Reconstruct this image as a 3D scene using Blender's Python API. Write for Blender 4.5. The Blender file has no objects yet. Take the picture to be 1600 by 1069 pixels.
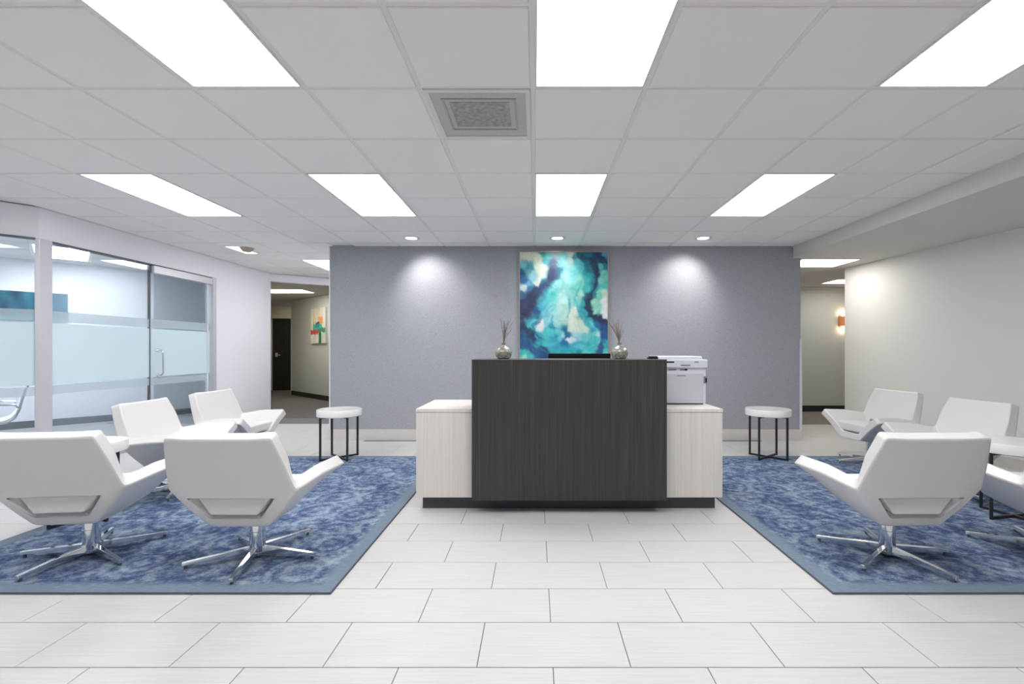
import bpy, bmesh, math, random
from mathutils import Vector, Matrix, noise
S = bpy.context.scene
C = S.collection
PI = math.pi

SKY = 0.5              # overcast daylight outside the added, unseen glazed front behind the camera
# ------------------------------------------------------------------ camera, world, exposure
F = 737.0; EYE = 1.226
cd = bpy.data.cameras.new('camera'); cam = bpy.data.objects.new('camera', cd); C.objects.link(cam)
cam.location = (0, 0, EYE); cam.rotation_euler = (PI/2, 0, 0)
cd.sensor_width = 36.0; cd.sensor_fit = 'HORIZONTAL'; cd.lens = 36.0*F/1600.0
cd.shift_x = (800-837)/1600.0; cd.shift_y = (547-534.5)/1600.0
cd.clip_start = 0.05; cd.clip_end = 100
S.camera = cam
w = bpy.data.worlds.new('world'); S.world = w; w.use_nodes = True
w.node_tree.nodes['Background'].inputs[0].default_value = (0.93, 0.96, 1.0, 1)
w.node_tree.nodes['Background'].inputs[1].default_value = SKY
S.view_settings.view_transform = 'Standard'; S.view_settings.look = 'None'
S.view_settings.gamma = 1.0; S.view_settings.use_curve_mapping = False
S.view_settings.exposure = 0.0
S.cycles.use_denoising = True
S.cycles.max_bounces = 14; S.cycles.diffuse_bounces = 8; S.cycles.glossy_bounces = 4
S.cycles.transparent_max_bounces = 16; S.cycles.sample_clamp_indirect = 8.0
S.cycles.caustics_reflective = False; S.cycles.caustics_refractive = False
PANEL = 12.6            # radiance of the ceiling light panels
PANEL_COL = (1.0, 0.985, 0.99)
SPOT_W = 42.0
for x_ in (-2.9, 2.9):      # portals: they only guide sampling of the sky through the added glazed front
    pl = bpy.data.lights.new('portal', 'AREA'); pl.shape = 'RECTANGLE'; pl.size = 5.6; pl.size_y = 2.5; pl.cycles.is_portal = True
    po = bpy.data.objects.new('portal', pl); C.objects.link(po); po.location = (x_, -3.14, 1.3); po.rotation_euler = (PI/2, 0, 0)

# ------------------------------------------------------------------ materials
def s2l(c):
    return tuple((x/255/12.92 if x/255 <= .04045 else ((x/255+.055)/1.055)**2.4) for x in c)
def mat(name, col, rough=.5, metal=0.0, **kw):
    m = bpy.data.materials.new(name); m.use_nodes = True
    b = m.node_tree.nodes['Principled BSDF']
    b.inputs['Base Color'].default_value = (*col, 1); b.inputs['Roughness'].default_value = rough
    b.inputs['Metallic'].default_value = metal
    if 'spec' in kw: b.inputs['Specular IOR Level'].default_value = kw['spec']
    return m
def N(m, t, **kw):
    n = m.node_tree.nodes.new(t)
    for k, v in kw.items():
        if k in n.inputs.keys() if hasattr(n.inputs, 'keys') else False: n.inputs[k].default_value = v
        else: setattr(n, k, v)
    return n
def L(m, a, b): m.node_tree.links.new(a, b)
def coords(m, scale=(1,1,1), kind='Object'):
    tc = N(m, 'ShaderNodeTexCoord'); mp = N(m, 'ShaderNodeMapping'); mp.inputs['Scale'].default_value = scale
    L(m, tc.outputs[kind], mp.inputs['Vector']); return mp.outputs['Vector']
def ramp(m, fac, stops):
    r = N(m, 'ShaderNodeValToRGB'); e = r.color_ramp.elements
    while len(e) < len(stops): e.new(.5)
    for i, (p, c) in enumerate(stops): e[i].position = p; e[i].color = (*c, 1)
    L(m, fac, r.inputs['Fac']); return r.outputs['Color']
def bump(m, h, strength=.2, dist=.002):
    b = m.node_tree.nodes['Principled BSDF']; bp = N(m, 'ShaderNodeBump')
    bp.inputs['Strength'].default_value = strength; bp.inputs['Distance'].default_value = dist
    L(m, h, bp.inputs['Height']); L(m, bp.outputs['Normal'], b.inputs['Normal'])
def noisy(name, c1, c2, scale=(1,1,1), nscale=50, rough=.6, detail=3, bmp=0, metal=0, lo=.35, hi=.65, kind='Object', spec=.5):
    m = mat(name, c1, rough, metal, spec=spec)
    n = N(m, 'ShaderNodeTexNoise'); n.inputs['Scale'].default_value = nscale; n.inputs['Detail'].default_value = detail
    L(m, coords(m, scale, kind), n.inputs['Vector'])
    L(m, ramp(m, n.outputs['Fac'], [(lo, c1), (hi, c2)]), m.node_tree.nodes['Principled BSDF'].inputs['Base Color'])
    if bmp: bump(m, n.outputs['Fac'], bmp)
    return m
def emit(name, col, st):
    m = bpy.data.materials.new(name); m.use_nodes = True; nt = m.node_tree; nt.nodes.clear()
    e = nt.nodes.new('ShaderNodeEmission'); o = nt.nodes.new('ShaderNodeOutputMaterial')
    e.inputs[0].default_value = (*col, 1); e.inputs[1].default_value = st; nt.links.new(e.outputs[0], o.inputs[0]); return m

M = {}
M['white_wall'] = noisy('white_wall', (.84,.835,.88), (.86,.855,.90), nscale=120, rough=.75, bmp=.05)
M['gray_wall'] = noisy('gray_wallpaper', (.31,.325,.355), (.39,.405,.44), nscale=140, rough=.7, detail=5, bmp=.3, lo=.38, hi=.62)
M['right_wall'] = noisy('light_gray_wall', (.82,.81,.79), (.84,.83,.81), nscale=120, rough=.75, bmp=.05)
M['soffit'] = noisy('soffit_paint', (.66,.64,.61), (.68,.66,.63), nscale=120, rough=.8)
M['hall_wall'] = noisy('hall_gray_paint', (.55,.555,.52), (.58,.585,.55), nscale=100, rough=.8)
M['cream_wall'] = noisy('cream_paint', (.68,.64,.53), (.70,.66,.55), nscale=100, rough=.8)
M['trim_beige'] = noisy('beige_base_tile', (.60,.575,.545), (.66,.635,.605), scale=(4,4,60), nscale=3, rough=.4)
M['trim_dark'] = mat('dark_rubber_base', (.02,.02,.022), .5)
M['trim_gray'] = mat('gray_rubber_base', (.12,.13,.15), .5)
M['trim_white'] = mat('white_base', (.75,.75,.78), .5)
M['corner_guard'] = mat('pale_corner_guard', (.62,.66,.70), .35)
M['ceiling_tile'] = noisy('mineral_ceiling_tile', (.87,.855,.85), (.91,.895,.89), nscale=220, rough=.9, detail=4, bmp=.5)
M['ceiling_grid'] = mat('painted_grid_steel', (.80,.80,.775), .5)
M['ceiling_plain'] = mat('ceiling_paint', (.8,.8,.8), .9)
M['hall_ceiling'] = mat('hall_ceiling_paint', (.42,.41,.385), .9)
M['grout'] = mat('gray_grout', (.20,.195,.185), .9)
M['fixture'] = mat('white_fixture_enamel', (.75,.75,.75), .4)
M['panel'] = emit('light_diffuser', PANEL_COL, PANEL)
M['panel_room'] = emit('light_diffuser_meeting_room', (.93,.965,1.0), PANEL*1.6)
M['panel_hall'] = emit('light_diffuser_hall', (1.0,.97,.9), 11)
M['bulb'] = emit('downlight_lens', (1.0,.98,.95), 9)
M['leather'] = noisy('white_leather', (.72,.705,.695), (.75,.735,.725), nscale=260, rough=.38, bmp=.12)
M['seam'] = mat('leather_seam', (.62,.60,.58), .5)
M['chrome'] = mat('polished_chrome', (.80,.81,.83), .10, 1.0)
M['aluminium'] = mat('brushed_aluminium', (.66,.65,.69), .38, .35)
M['black_metal'] = mat('black_powder_coat', (.018,.018,.02), .45)
M['black_plastic'] = mat('black_plastic', (.006,.006,.008), .5, spec=.2)
M['carpet_dark'] = noisy('hall_carpet', (.12,.112,.10), (.20,.19,.17), scale=(1,2.5,1), nscale=14, rough=.95, detail=8)
M['carpet_room'] = noisy('meeting_room_carpet', (.32,.325,.34), (.42,.425,.44), nscale=20, rough=.95, detail=8)
M['printer'] = mat('white_printer_plastic', (.72,.74,.80), .45)
M['printer2'] = mat('gray_printer_plastic', (.60,.62,.67), .5)
M['ink'] = mat('gray_print', (.22,.23,.27), .6)
M['gold_frame'] = mat('champagne_frame', (.42,.37,.33), .35, .5)
M['twig'] = mat('dry_grass', (.20,.16,.12), .9)
M['copper'] = mat('copper_glass_shade', (.75,.28,.12), .4)
M['tan'] = mat('tan_plastic', (.45,.36,.29), .6)
M['seal'] = mat('dark_glass_seal', (.11,.11,.14), .5)
M['dark_door'] = noisy('dark_stained_wood', (.016,.013,.011), (.03,.026,.022), scale=(12,12,.6), nscale=4, rough=.5)
M['mesh_fabric'] = mat('pale_sling_fabric', (.78,.81,.81), .6)

# floor tile: linear streaks
m = mat('linear_porcelain', (.70,.69,.675), .42)
n = N(m, 'ShaderNodeTexNoise'); n.inputs['Scale'].default_value = 3; n.inputs['Detail'].default_value = 6
oi = N(m, 'ShaderNodeObjectInfo'); add = N(m, 'ShaderNodeVectorMath'); add.operation = 'ADD'
L(m, coords(m, (1.2, 45, 1)), add.inputs[0])
mul = N(m, 'ShaderNodeMath'); mul.operation = 'MULTIPLY'; mul.inputs[1].default_value = 40; L(m, oi.outputs['Random'], mul.inputs[0]); L(m, mul.outputs[0], add.inputs[1])
L(m, add.outputs[0], n.inputs['Vector'])
L(m, ramp(m, n.outputs['Fac'], [(.3, (.575,.562,.553)), (.7, (.65,.637,.628))]), m.node_tree.nodes['Principled BSDF'].inputs['Base Color'])
M['floor_tile'] = m
def wood(name, c1, c2, c3, rough=.45):
    m = mat(name, c1, rough)
    n = N(m, 'ShaderNodeTexNoise'); n.inputs['Scale'].default_value = 3; n.inputs['Detail'].default_value = 8; n.inputs['Roughness'].default_value = .65
    L(m, coords(m, (28, 6, .35)), n.inputs['Vector'])
    L(m, ramp(m, n.outputs['Fac'], [(.3, c1), (.5, c2), (.7, c3)]), m.node_tree.nodes['Principled BSDF'].inputs['Base Color'])
    bump(m, n.outputs['Fac'], .1, .001); return m
M['pale_wood'] = wood('pale_linear_laminate', (.66,.625,.58), (.73,.695,.65), (.78,.75,.71))
M['dark_wood'] = wood('dark_linear_laminate', (.024,.020,.019), (.038,.033,.031), (.062,.055,.051))
M['plinth'] = mat('charcoal_plinth', (.055,.056,.07), .5)
M['ledge'] = mat('ledge_top', (.10,.10,.105), .28)
M['marble'] = noisy('white_marble', (.80,.81,.79), (.66,.68,.67), nscale=5, rough=.2, detail=9, lo=.45, hi=.7)
m = noisy('mercury_glass', (.46,.44,.39), (.17,.16,.14), nscale=70, rough=.32, detail=4, metal=.35, bmp=.4); M['mercury'] = m

def glass_mat(name, tint, refl=.07, rough=.0):
    m = bpy.data.materials.new(name); m.use_nodes = True; nt = m.node_tree; nt.nodes.clear()
    t = nt.nodes.new('ShaderNodeBsdfTransparent'); t.inputs[0].default_value = (*tint, 1)
    g = nt.nodes.new('ShaderNodeBsdfGlossy'); g.inputs['Roughness'].default_value = rough
    g.inputs[0].default_value = (.9,.97,1,1)
    lw = nt.nodes.new('ShaderNodeLayerWeight'); lw.inputs[0].default_value = .35
    mm = nt.nodes.new('ShaderNodeMath'); mm.operation = 'MULTIPLY_ADD'; mm.inputs[1].default_value = .25; mm.inputs[2].default_value = refl*.4
    nt.links.new(lw.outputs['Fresnel'], mm.inputs[0])
    mx = nt.nodes.new('ShaderNodeMixShader'); nt.links.new(mm.outputs[0], mx.inputs[0])
    nt.links.new(t.outputs[0], mx.inputs[1]); nt.links.new(g.outputs[0], mx.inputs[2])
    o = nt.nodes.new('ShaderNodeOutputMaterial'); nt.links.new(mx.outputs[0], o.inputs[0]); return m
M['glass'] = glass_mat('pane_glass', (.92,.965,.985))
def film_mat(name, fac, col):
    m = bpy.data.materials.new(name); m.use_nodes = True; nt = m.node_tree; nt.nodes.clear()
    t = nt.nodes.new('ShaderNodeBsdfTransparent')
    d = nt.nodes.new('ShaderNodeBsdfDiffuse'); d.inputs[0].default_value = (*col, 1)
    tr = nt.nodes.new('ShaderNodeBsdfTranslucent'); tr.inputs[0].default_value = (*col, 1)
    a = nt.nodes.new('ShaderNodeMixShader'); a.inputs[0].default_value = .55; nt.links.new(d.outputs[0], a.inputs[1]); nt.links.new(tr.outputs[0], a.inputs[2])
    b = nt.nodes.new('ShaderNodeMixShader'); b.inputs[0].default_value = fac; nt.links.new(t.outputs[0], b.inputs[1]); nt.links.new(a.outputs[0], b.inputs[2])
    o = nt.nodes.new('ShaderNodeOutputMaterial'); nt.links.new(b.outputs[0], o.inputs[0]); return m
M['frost'] = film_mat('frosted_film', .80, (.84,.93,.95))
M['frost_light'] = film_mat('light_frosted_film', .45, (.66,.72,.75))

# rug
def rug_mat():
    m = mat('distressed_wool', (.2,.25,.35), .95, spec=.1)
    b = m.node_tree.nodes['Principled BSDF']
    v = coords(m)
    def noise_(scale, det=4, vec=None, ro=.6):
        n = N(m, 'ShaderNodeTexNoise'); n.inputs['Scale'].default_value = scale; n.inputs['Detail'].default_value = det; n.inputs['Roughness'].default_value = ro
        L(m, vec or v, n.inputs['Vector']); return n
    def mth(op, a, b_=None, c=None):
        n = N(m, 'ShaderNodeMath'); n.operation = op
        for i, x in enumerate((a, b_, c)):
            if x is None: continue
            if isinstance(x, (int, float)): n.inputs[i].default_value = x
            else: L(m, x, n.inputs[i])
        return n.outputs[0]
    wv = noise_(3.0, 3)
    vm = N(m, 'ShaderNodeVectorMath'); vm.operation = 'MULTIPLY_ADD'
    L(m, wv.outputs['Color'], vm.inputs[0]); vm.inputs[1].default_value = (.16,.16,0); L(m, v, vm.inputs[2])
    warped = vm.outputs[0]
    sep = N(m, 'ShaderNodeSeparateXYZ'); L(m, warped, sep.inputs[0])
    s2 = N(m, 'ShaderNodeSeparateXYZ'); L(m, v, s2.inputs[0])
    ax = mth('ABSOLUTE', s2.outputs[0]); ay = mth('ABSOLUTE', s2.outputs[1])
    # distance to the rug edge (rug is 2.4 x 3.05)
    ex = mth('SUBTRACT', 1.19, ax); ey = mth('SUBTRACT', 1.523, ay); ed = mth('MINIMUM', ex, ey)
    # scrollwork: rings around lattice points
    vor = N(m, 'ShaderNodeTexVoronoi'); vor.inputs['Scale'].default_value = 3.2; vor.inputs['Randomness'].default_value = .45; L(m, warped, vor.inputs['Vector'])
    rings = mth('SINE', mth('MULTIPLY', vor.outputs['Distance'], 26.0))
    rad = mth('SQRT', mth('ADD', mth('MULTIPLY', sep.outputs[0], sep.outputs[0]), mth('MULTIPLY', sep.outputs[1], sep.outputs[1])))
    med = mth('SINE', mth('MULTIPLY', rad, 17.0))
    n1 = noise_(9, 6, ro=.7); n2 = noise_(42, 5, ro=.75); n3 = noise_(2.2, 3)
    sc = N(m, 'ShaderNodeMapping'); sc.inputs['Scale'].default_value = (14, 60, 1); L(m, v, sc.inputs['Vector'])
    n4 = noise_(1.6, 4, sc.outputs['Vector'], .7)
    f = mth('MULTIPLY_ADD', rings, .085, .5)
    f = mth('MULTIPLY_ADD', med, .05, f)
    f = mth('ADD', f, mth('MULTIPLY', mth('SUBTRACT', n1.outputs['Fac'], .5), .8))
    f = mth('ADD', f, mth('MULTIPLY', mth('SUBTRACT', n2.outputs['Fac'], .5), 1.0))
    f = mth('ADD', f, mth('MULTIPLY', mth('SUBTRACT', n4.outputs['Fac'], .5), .55))
    f = mth('ADD', f, mth('MULTIPLY', mth('SUBTRACT', n3.outputs['Fac'], .5), .35))
    col = ramp(m, f, [(.22, s2l((60,72,108))), (.40, s2l((82,98,130))), (.52, s2l((108,124,149))), (.66, s2l((136,151,168))), (.86, s2l((160,172,182)))])
    # worn plain border
    bordn = mth('ADD', ed, mth('MULTIPLY', mth('SUBTRACT', n1.outputs['Fac'], .5), .10))
    bf = ramp(m, bordn, [(.07, (1,1,1)), (.12, (0,0,0))])
    bcol = ramp(m, n4.outputs['Fac'], [(.3, s2l((110,125,142))), (.7, s2l((128,143,157)))])
    mx = N(m, 'ShaderNodeMix'); mx.data_type = 'RGBA'; L(m, bf, mx.inputs[0]); L(m, col, mx.inputs[6]); L(m, bcol, mx.inputs[7])
    L(m, mx.outputs[2], b.inputs['Base Color']); bump(m, n2.outputs['Fac'], .5, .004)
    return m
M['rug'] = rug_mat()
M['rug_edge'] = mat('rug_binding', (.10,.12,.15), .9)

def vcol_mat(name, rough=.5):
    m = mat(name, (1,1,1), rough); a = N(m, 'ShaderNodeVertexColor'); a.layer_name = 'Col'
    L(m, a.outputs['Color'], m.node_tree.nodes['Principled BSDF'].inputs['Base Color']); return m
M['canvas'] = vcol_mat('painted_canvas', .45)

# ------------------------------------------------------------------ mesh helpers
def link(name, me, parent=None):
    o = bpy.data.objects.new(name, me); C.objects.link(o)
    if parent: o.parent = parent
    return o
def obj(name, bm, m, parent=None, smooth=False, bevel=0, seg=2):
    bmesh.ops.recalc_face_normals(bm, faces=bm.faces)
    me = bpy.data.meshes.new(name); bm.to_mesh(me); bm.free()
    me.materials.append(m)
    if smooth:
        for p in me.polygons: p.use_smooth = True
    o = link(name, me, parent)
    if bevel:
        md = o.modifiers.new('Bevel', 'BEVEL'); md.width = bevel; md.segments = seg; md.limit_method = 'ANGLE'
        for p in me.polygons: p.use_smooth = True
        md.harden_normals = True
    elif smooth:
        try: me.set_sharp_from_angle(angle=math.radians(40))
        except Exception: pass
    return o
def bx(bm, x0, x1, y0, y1, z0, z1):
    v = [bm.verts.new((x, y, z)) for z in (z0, z1) for x, y in ((x0,y0),(x1,y0),(x1,y1),(x0,y1))]
    for f in ((3,2,1,0),(4,5,6,7),(0,1,5,4),(1,2,6,5),(2,3,7,6),(3,0,4,7)): bm.faces.new([v[i] for i in f])
    return bm
def box(name, x0, x1, y0, y1, z0, z1, m, parent=None, bevel=0, seg=2):
    return obj(name, bx(bmesh.new(), x0, x1, y0, y1, z0, z1), m, parent, bevel=bevel, seg=seg)
def prism_bm(bm, pts, z0, z1):
    a = [bm.verts.new((x, y, z0)) for x, y in pts]; b = [bm.verts.new((x, y, z1)) for x, y in pts]; n = len(pts)
    bm.faces.new(a[::-1]); bm.faces.new(b)
    for i in range(n): bm.faces.new((a[i], a[(i+1)%n], b[(i+1)%n], b[i]))
    return bm
def prism(name, pts, z0, z1, m, parent=None, bevel=0):
    return obj(name, prism_bm(bmesh.new(), pts, z0, z1), m, parent, bevel=bevel)
def seg_pts(p, q, t, ext=0):
    """footprint of a wall from p to q, thickness t to the left of p->q"""
    p = Vector(p); q = Vector(q); d = (q-p).normalized(); n = Vector((-d.y, d.x)) * t
    p = p - d*ext; q = q + d*ext
    return [tuple(p), tuple(q), tuple(q+n), tuple(p+n)]
def wall(name, p, q, t, z0, z1, m, parent=None, kind='structure'):
    o = prism(name, seg_pts(p, q, t), z0, z1, m, parent)
    if kind and not parent: o['kind'] = kind
    return o
def cyl(bm, c, r, z0, z1, n=24, r2=None):
    r2 = r if r2 is None else r2
    a = [bm.verts.new((c[0]+r*math.cos(2*PI*i/n), c[1]+r*math.sin(2*PI*i/n), z0)) for i in range(n)]
    b = [bm.verts.new((c[0]+r2*math.cos(2*PI*i/n), c[1]+r2*math.sin(2*PI*i/n), z1)) for i in range(n)]
    bm.faces.new(a[::-1]); bm.faces.new(b)
    for i in range(n): bm.faces.new((a[i], a[(i+1)%n], b[(i+1)%n], b[i]))
    return bm
def lathe(bm, prof, n=28, c=(0,0,0)):
    rings = [[bm.verts.new((c[0]+r*math.cos(2*PI*i/n), c[1]+r*math.sin(2*PI*i/n), c[2]+z)) for i in range(n)] for r, z in prof]
    for a, b in zip(rings, rings[1:]):
        for i in range(n): bm.faces.new((a[i], a[(i+1)%n], b[(i+1)%n], b[i]))
    bm.faces.new(rings[0][::-1]); bm.faces.new(rings[-1]); return bm
def tube(bm, pts, r, n=6, r_end=None):
    pts = [Vector(p) for p in pts]; rings = []
    for i, p in enumerate(pts):
        d = (pts[min(i+1, len(pts)-1)] - pts[max(i-1, 0)]).normalized()
        up = Vector((0,0,1)) if abs(d.z) < .9 else Vector((1,0,0))
        u = d.cross(up).normalized(); v = d.cross(u).normalized()
        rr = r if r_end is None else r + (r_end-r)*i/(len(pts)-1)
        rings.append([bm.verts.new(p + (u*math.cos(2*PI*k/n) + v*math.sin(2*PI*k/n))*rr) for k in range(n)])
    for a, b in zip(rings, rings[1:]):
        for k in range(n): bm.faces.new((a[k], a[(k+1)%n], b[(k+1)%n], b[k]))
    bm.faces.new(rings[0][::-1]); bm.faces.new(rings[-1]); return bm
def struct(o): o['kind'] = 'structure'; return o
def tag(o, label, cat, group=None):
    o['label'] = label; o['category'] = cat
    if group: o['group'] = group
    return o
def thing(name, label, cat, loc=(0,0,0), rz=0, group=None):
    o = bpy.data.objects.new(name, None); C.objects.link(o); o.location = loc; o.rotation_euler = (0,0,rz)
    o.empty_display_size = .1
    return tag(o, label, cat, group)
def dup(root, loc, rz, label, group=None):
    r = root.copy(); C.objects.link(r); r.location = loc; r.rotation_euler = (0,0,rz); r['label'] = label
    if group: r['group'] = group
    for ch in list(root.children):
        c = ch.copy(); C.objects.link(c); c.parent = r
        for g in list(ch.children):
            d = g.copy(); C.objects.link(d); d.parent = c
    return r

CZ = 2.636             # ceiling face
SZ = 2.478             # soffit face
BW = 6.41              # face of the grey reception wall
LX = -4.91             # left glazed wall
# ------------------------------------------------------------------ walls
struct(box('wall_back', -2.792, 3.60, BW, BW+.15, 0, CZ+.05, M['gray_wall']))
struct(box('trim_1', -2.806, -2.792, BW-.006, BW+.15, 0, CZ, M['trim_white']))
struct(box('trim_2', 3.585, 3.615, BW-.012, BW+.15, .15, 1.375, M['corner_guard']))
struct(box('baseboard_back', -2.80, 3.61, BW-.012, BW, 0, .148, M['trim_beige']))
wall('wall_right', (5.79,-3.0), (4.724,7.21), -.12, 0, SZ, M['right_wall'])
wall('wall_right_return', (4.73,7.21), (8.0,7.33), -.1, 0, SZ, M['right_wall'])
wall('baseboard_right', (5.785,-3.0), (4.716,7.215), .012, 0, .10, M['trim_beige'])
wr = bmesh.new(); bx(wr, -6.1, -5.75, -3.12, -3.0, 0, 2.75); bx(wr, 5.55, 6.0, -3.12, -3.0, 0, 2.75); bx(wr, -5.75, 5.55, -3.12, -3.0, 2.55, 2.75); bx(wr, -5.75, 5.55, -3.12, -3.0, 0, .08)
struct(obj('wall_rear', wr, M['white_wall']))
wf = struct(box('added_window', -5.75, 5.55, -3.07, -3.058, .08, 2.55, M['glass']))  # unseen glazing added so daylight helps light the lobby
for i in range(8):
    x = -5.75 + 11.3*i/7; box('added_mullion', x-.03, x+.03, -3.11, -3.02, .08, 2.55, M['aluminium'], wf)
struct(box('added_bounce_ground', -30, 30, -30, -3.12, -.2, -.1, noisy('pale_bounce_ground', (.48,.47,.45), (.55,.54,.52), nscale=6, rough=.9)))  # unseen pale ground added to bounce daylight up to the ceiling
wall('wall_left_near', (-5.93,3.63), (-5.93,-3.0), -.12, 0, 2.75, M['white_wall'])
# left wall beyond the glass door, header over the glass
struct(box('wall_left', LX-.11, LX, 7.25, 8.73, 0, CZ, M['white_wall']))
struct(box('wall_left_header', LX-.11, LX, 4.66, 7.25, 2.33, CZ, M['white_wall']))
A1 = (-4.935, 4.655); A2 = (-5.93, 3.66)
wall('wall_left_corner_header', (-5.93,3.64), (LX,4.66), .11, 2.33, CZ, M['white_wall'])
struct(box('baseboard_left', LX, LX+.010, 7.26, 8.73, 0, .06, M['trim_white']))
struct(prism('trim_3', [(-4.905,4.79),(-4.905,4.665),(-4.93,4.64),(-5.03,4.735),(-5.03,4.79)], 0, 2.33, M['aluminium'], bevel=.004))
struct(box('trim_4', LX-.10, LX+.004, 7.17, 7.25, 0, 2.33, M['aluminium']))
# wall with opening to the left hall, seen at a slant
H1 = (LX-.0, 8.73); H2 = (-2.6, 10.27)
wall('wall_left_hall_header', H1, H2, .12, 2.50, CZ, M['white_wall'])
struct(box('wall_left_hall_side', -2.74, -2.66, BW+.15, 10.3, 0, CZ, M['white_wall']))
wall('trim_5', (LX-.10,8.72), (LX-.02,8.77), .05, 0, 2.50, M['trim_white'])

# left hall
wall('wall_left_hall_left', (-5.02,8.74), (-8.75,14.3), -.1, 0, 2.6, M['cream_wall'])
wall('wall_left_hall_right', (-6.67,12.9), (-3.2,9.67), .1, 0, 2.6, M['hall_wall'])
wall('baseboard_left_hall', (-6.68,12.885), (-3.2,9.648), .02, 0, .12, M['trim_dark'])
wall('wall_left_hall_return', (-6.64,12.95), (-6.3,14.4), .1, 0, 2.6, M['hall_wall'])
struct(box('wall_left_hall_end', -9.2, -6.2, 14.3, 14.42, 0, 2.6, M['cream_wall']))
struct(box('baseboard_left_hall_end', -8.7, -8.05, 14.28, 14.3, 0, .12, M['trim_dark']))
dr = struct(box('door_2', -7.95, -7.02, 14.25, 14.29, .01, 2.17, M['dark_door'], bevel=.004))
fr = bmesh.new(); bx(fr, -8.05, -7.955, 14.22, 14.30, 0, 2.27); bx(fr, -7.015, -6.92, 14.22, 14.30, 0, 2.27); bx(fr, -8.05, -6.92, 14.22, 14.30, 2.18, 2.28)
obj('door_frame', fr, M['cream_wall'], dr)
hb = bmesh.new(); bx(hb, -7.86, -7.78, 14.235, 14.25, 1.02, 1.14); bx(hb, -7.84, -7.68, 14.19, 14.21, 1.06, 1.085); bx(hb, -7.84, -7.81, 14.2, 14.25, 1.06, 1.085)
obj('door_handle', hb, M['chrome'], dr)
struct(prism('floor_left_hall', [(LX-.12,8.55),(-2.66,8.55),(-2.6,10.3),(-6.1,14.5),(-9.3,14.5)], -.10, .002, M['carpet_dark']))
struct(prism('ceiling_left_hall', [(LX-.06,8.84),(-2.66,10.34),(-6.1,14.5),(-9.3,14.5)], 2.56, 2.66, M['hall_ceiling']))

# right hall
struct(box('wall_right_hall_far', 2.9, 8.0, 9.4, 9.5, 0, SZ, M['hall_wall']))
struct(box('trim_6', 2.9, 8.0, 9.375, 9.4, 0, .12, M['trim_dark']))
struct(box('trim_7', 2.9, 8.0, 9.34, 9.4, SZ-.05, SZ, M['soffit']))
struct(box('wall_right_hall_left', 3.0, 3.1, BW+.15, 9.4, 0, SZ, M['hall_wall']))
struct(box('wall_right_hall_right', 8.0, 8.1, 7.3, 9.5, 0, SZ, M['hall_wall']))
struct(prism('floor_right_hall', [(2.9,7.75),(8.1,7.75),(8.1,9.5),(2.9,9.5)], -.10, .002, noisy('brown_carpet', (.20,.175,.15), (.30,.27,.235), scale=(1,3,1), nscale=16, rough=.95, detail=7)))

# meeting room
W1a, W1b, W2b = (-10.2,5.08), (-6.93,8.56), (-6.05,10.45)
wall('wall_meeting_room_far', W1a, W1b, .1, 0, 2.7, M['white_wall'])
wall('wall_meeting_room_end', W1b, W2b, .1, 0, 2.7, noisy('blue_gray_unlit', (.56,.60,.65), (.58,.62,.67), nscale=100, rough=.8))  # the wall's lack of light is put into its grey-blue colour
wall('baseboard_meeting_room_far', (W1a[0]+.01,W1a[1]-.01), (W1b[0]+.01,W1b[1]-.01), -.012, 0, .11, M['trim_gray'])
wall('baseboard_meeting_room_end', (W1b[0]+.01,W1b[1]), (W2b[0]+.01,W2b[1]), -.012, 0, .11, M['trim_gray'])
struct(box('wall_meeting_room_left', -10.3, -10.2, 2.4, 5.1, 0, 2.7, M['white_wall']))
struct(box('wall_meeting_room_near', -10.3, -5.93, 2.3, 2.4, 0, 2.7, M['white_wall']))
struct(prism('floor_meeting_room', [(-10.3,2.4),(-5.95,2.4),(-5.95,3.66),(-4.97,4.66),(-4.97,8.75),(-6.1,10.5),(-7.0,8.6),(-10.3,5.1)], -.10, .001, M['carpet_room']))
mc = struct(prism('ceiling_meeting_room', [(-10.3,2.4),(-5.95,2.4),(-5.95,3.60),(-4.95,4.66),(-4.95,8.75),(-6.1,10.5),(-7.0,8.6),(-10.3,5.1)], CZ+.012, CZ+.06, M['ceiling_grid']))
# rotated ceiling tiles of the meeting room
tile_me = None
def tile_mesh(name, wx, wy, th, m, bevel):
    bm = bmesh.new(); x, y, b = wx/2, wy/2, bevel
    lo = [bm.verts.new(p) for p in ((-x+b,-y+b,0),(x-b,-y+b,0),(x-b,y-b,0),(-x+b,y-b,0))]
    mi = [bm.verts.new(p) for p in ((-x,-y,b),(x,-y,b),(x,y,b),(-x,y,b))]
    hi = [bm.verts.new(p) for p in ((-x,-y,th),(x,-y,th),(x,y,th),(-x,y,th))]
    bm.faces.new(lo[::-1]); bm.faces.new(hi)
    for a, c in ((lo, mi), (mi, hi)):
        for i in range(4): bm.faces.new((a[i], a[(i+1)%4], c[(i+1)%4], c[i]))
    me = bpy.data.meshes.new(name); bm.to_mesh(me); bm.free(); me.materials.append(m); return me
P = .61
ct_me = tile_mesh('ceiling_tile', P-.026, P-.026, .012, M['ceiling_tile'], .004)
u = Vector((.7071,-.7071)); v_ = Vector((.7071,.7071)); lc = Vector((-6.905,6.88))   # centre of the room's light
for i in range(-4, 5):
    for j in range(-3, 4):
        if j == 0 and i in (0, 1): continue
        c = lc + u*P*(i-.5) + v_*P*j
        if not (-8.9 < c.x < -5.4 and c.y > 4.6): continue
        if c.y - 8.56 > 1.066*(c.x+6.93) - .55: continue
        if c.x > -5.45 : continue
        o = link('ceiling_tile', ct_me, mc); o.location = (c.x, c.y, CZ); o.rotation_euler = (0,0,-PI/4)

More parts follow.
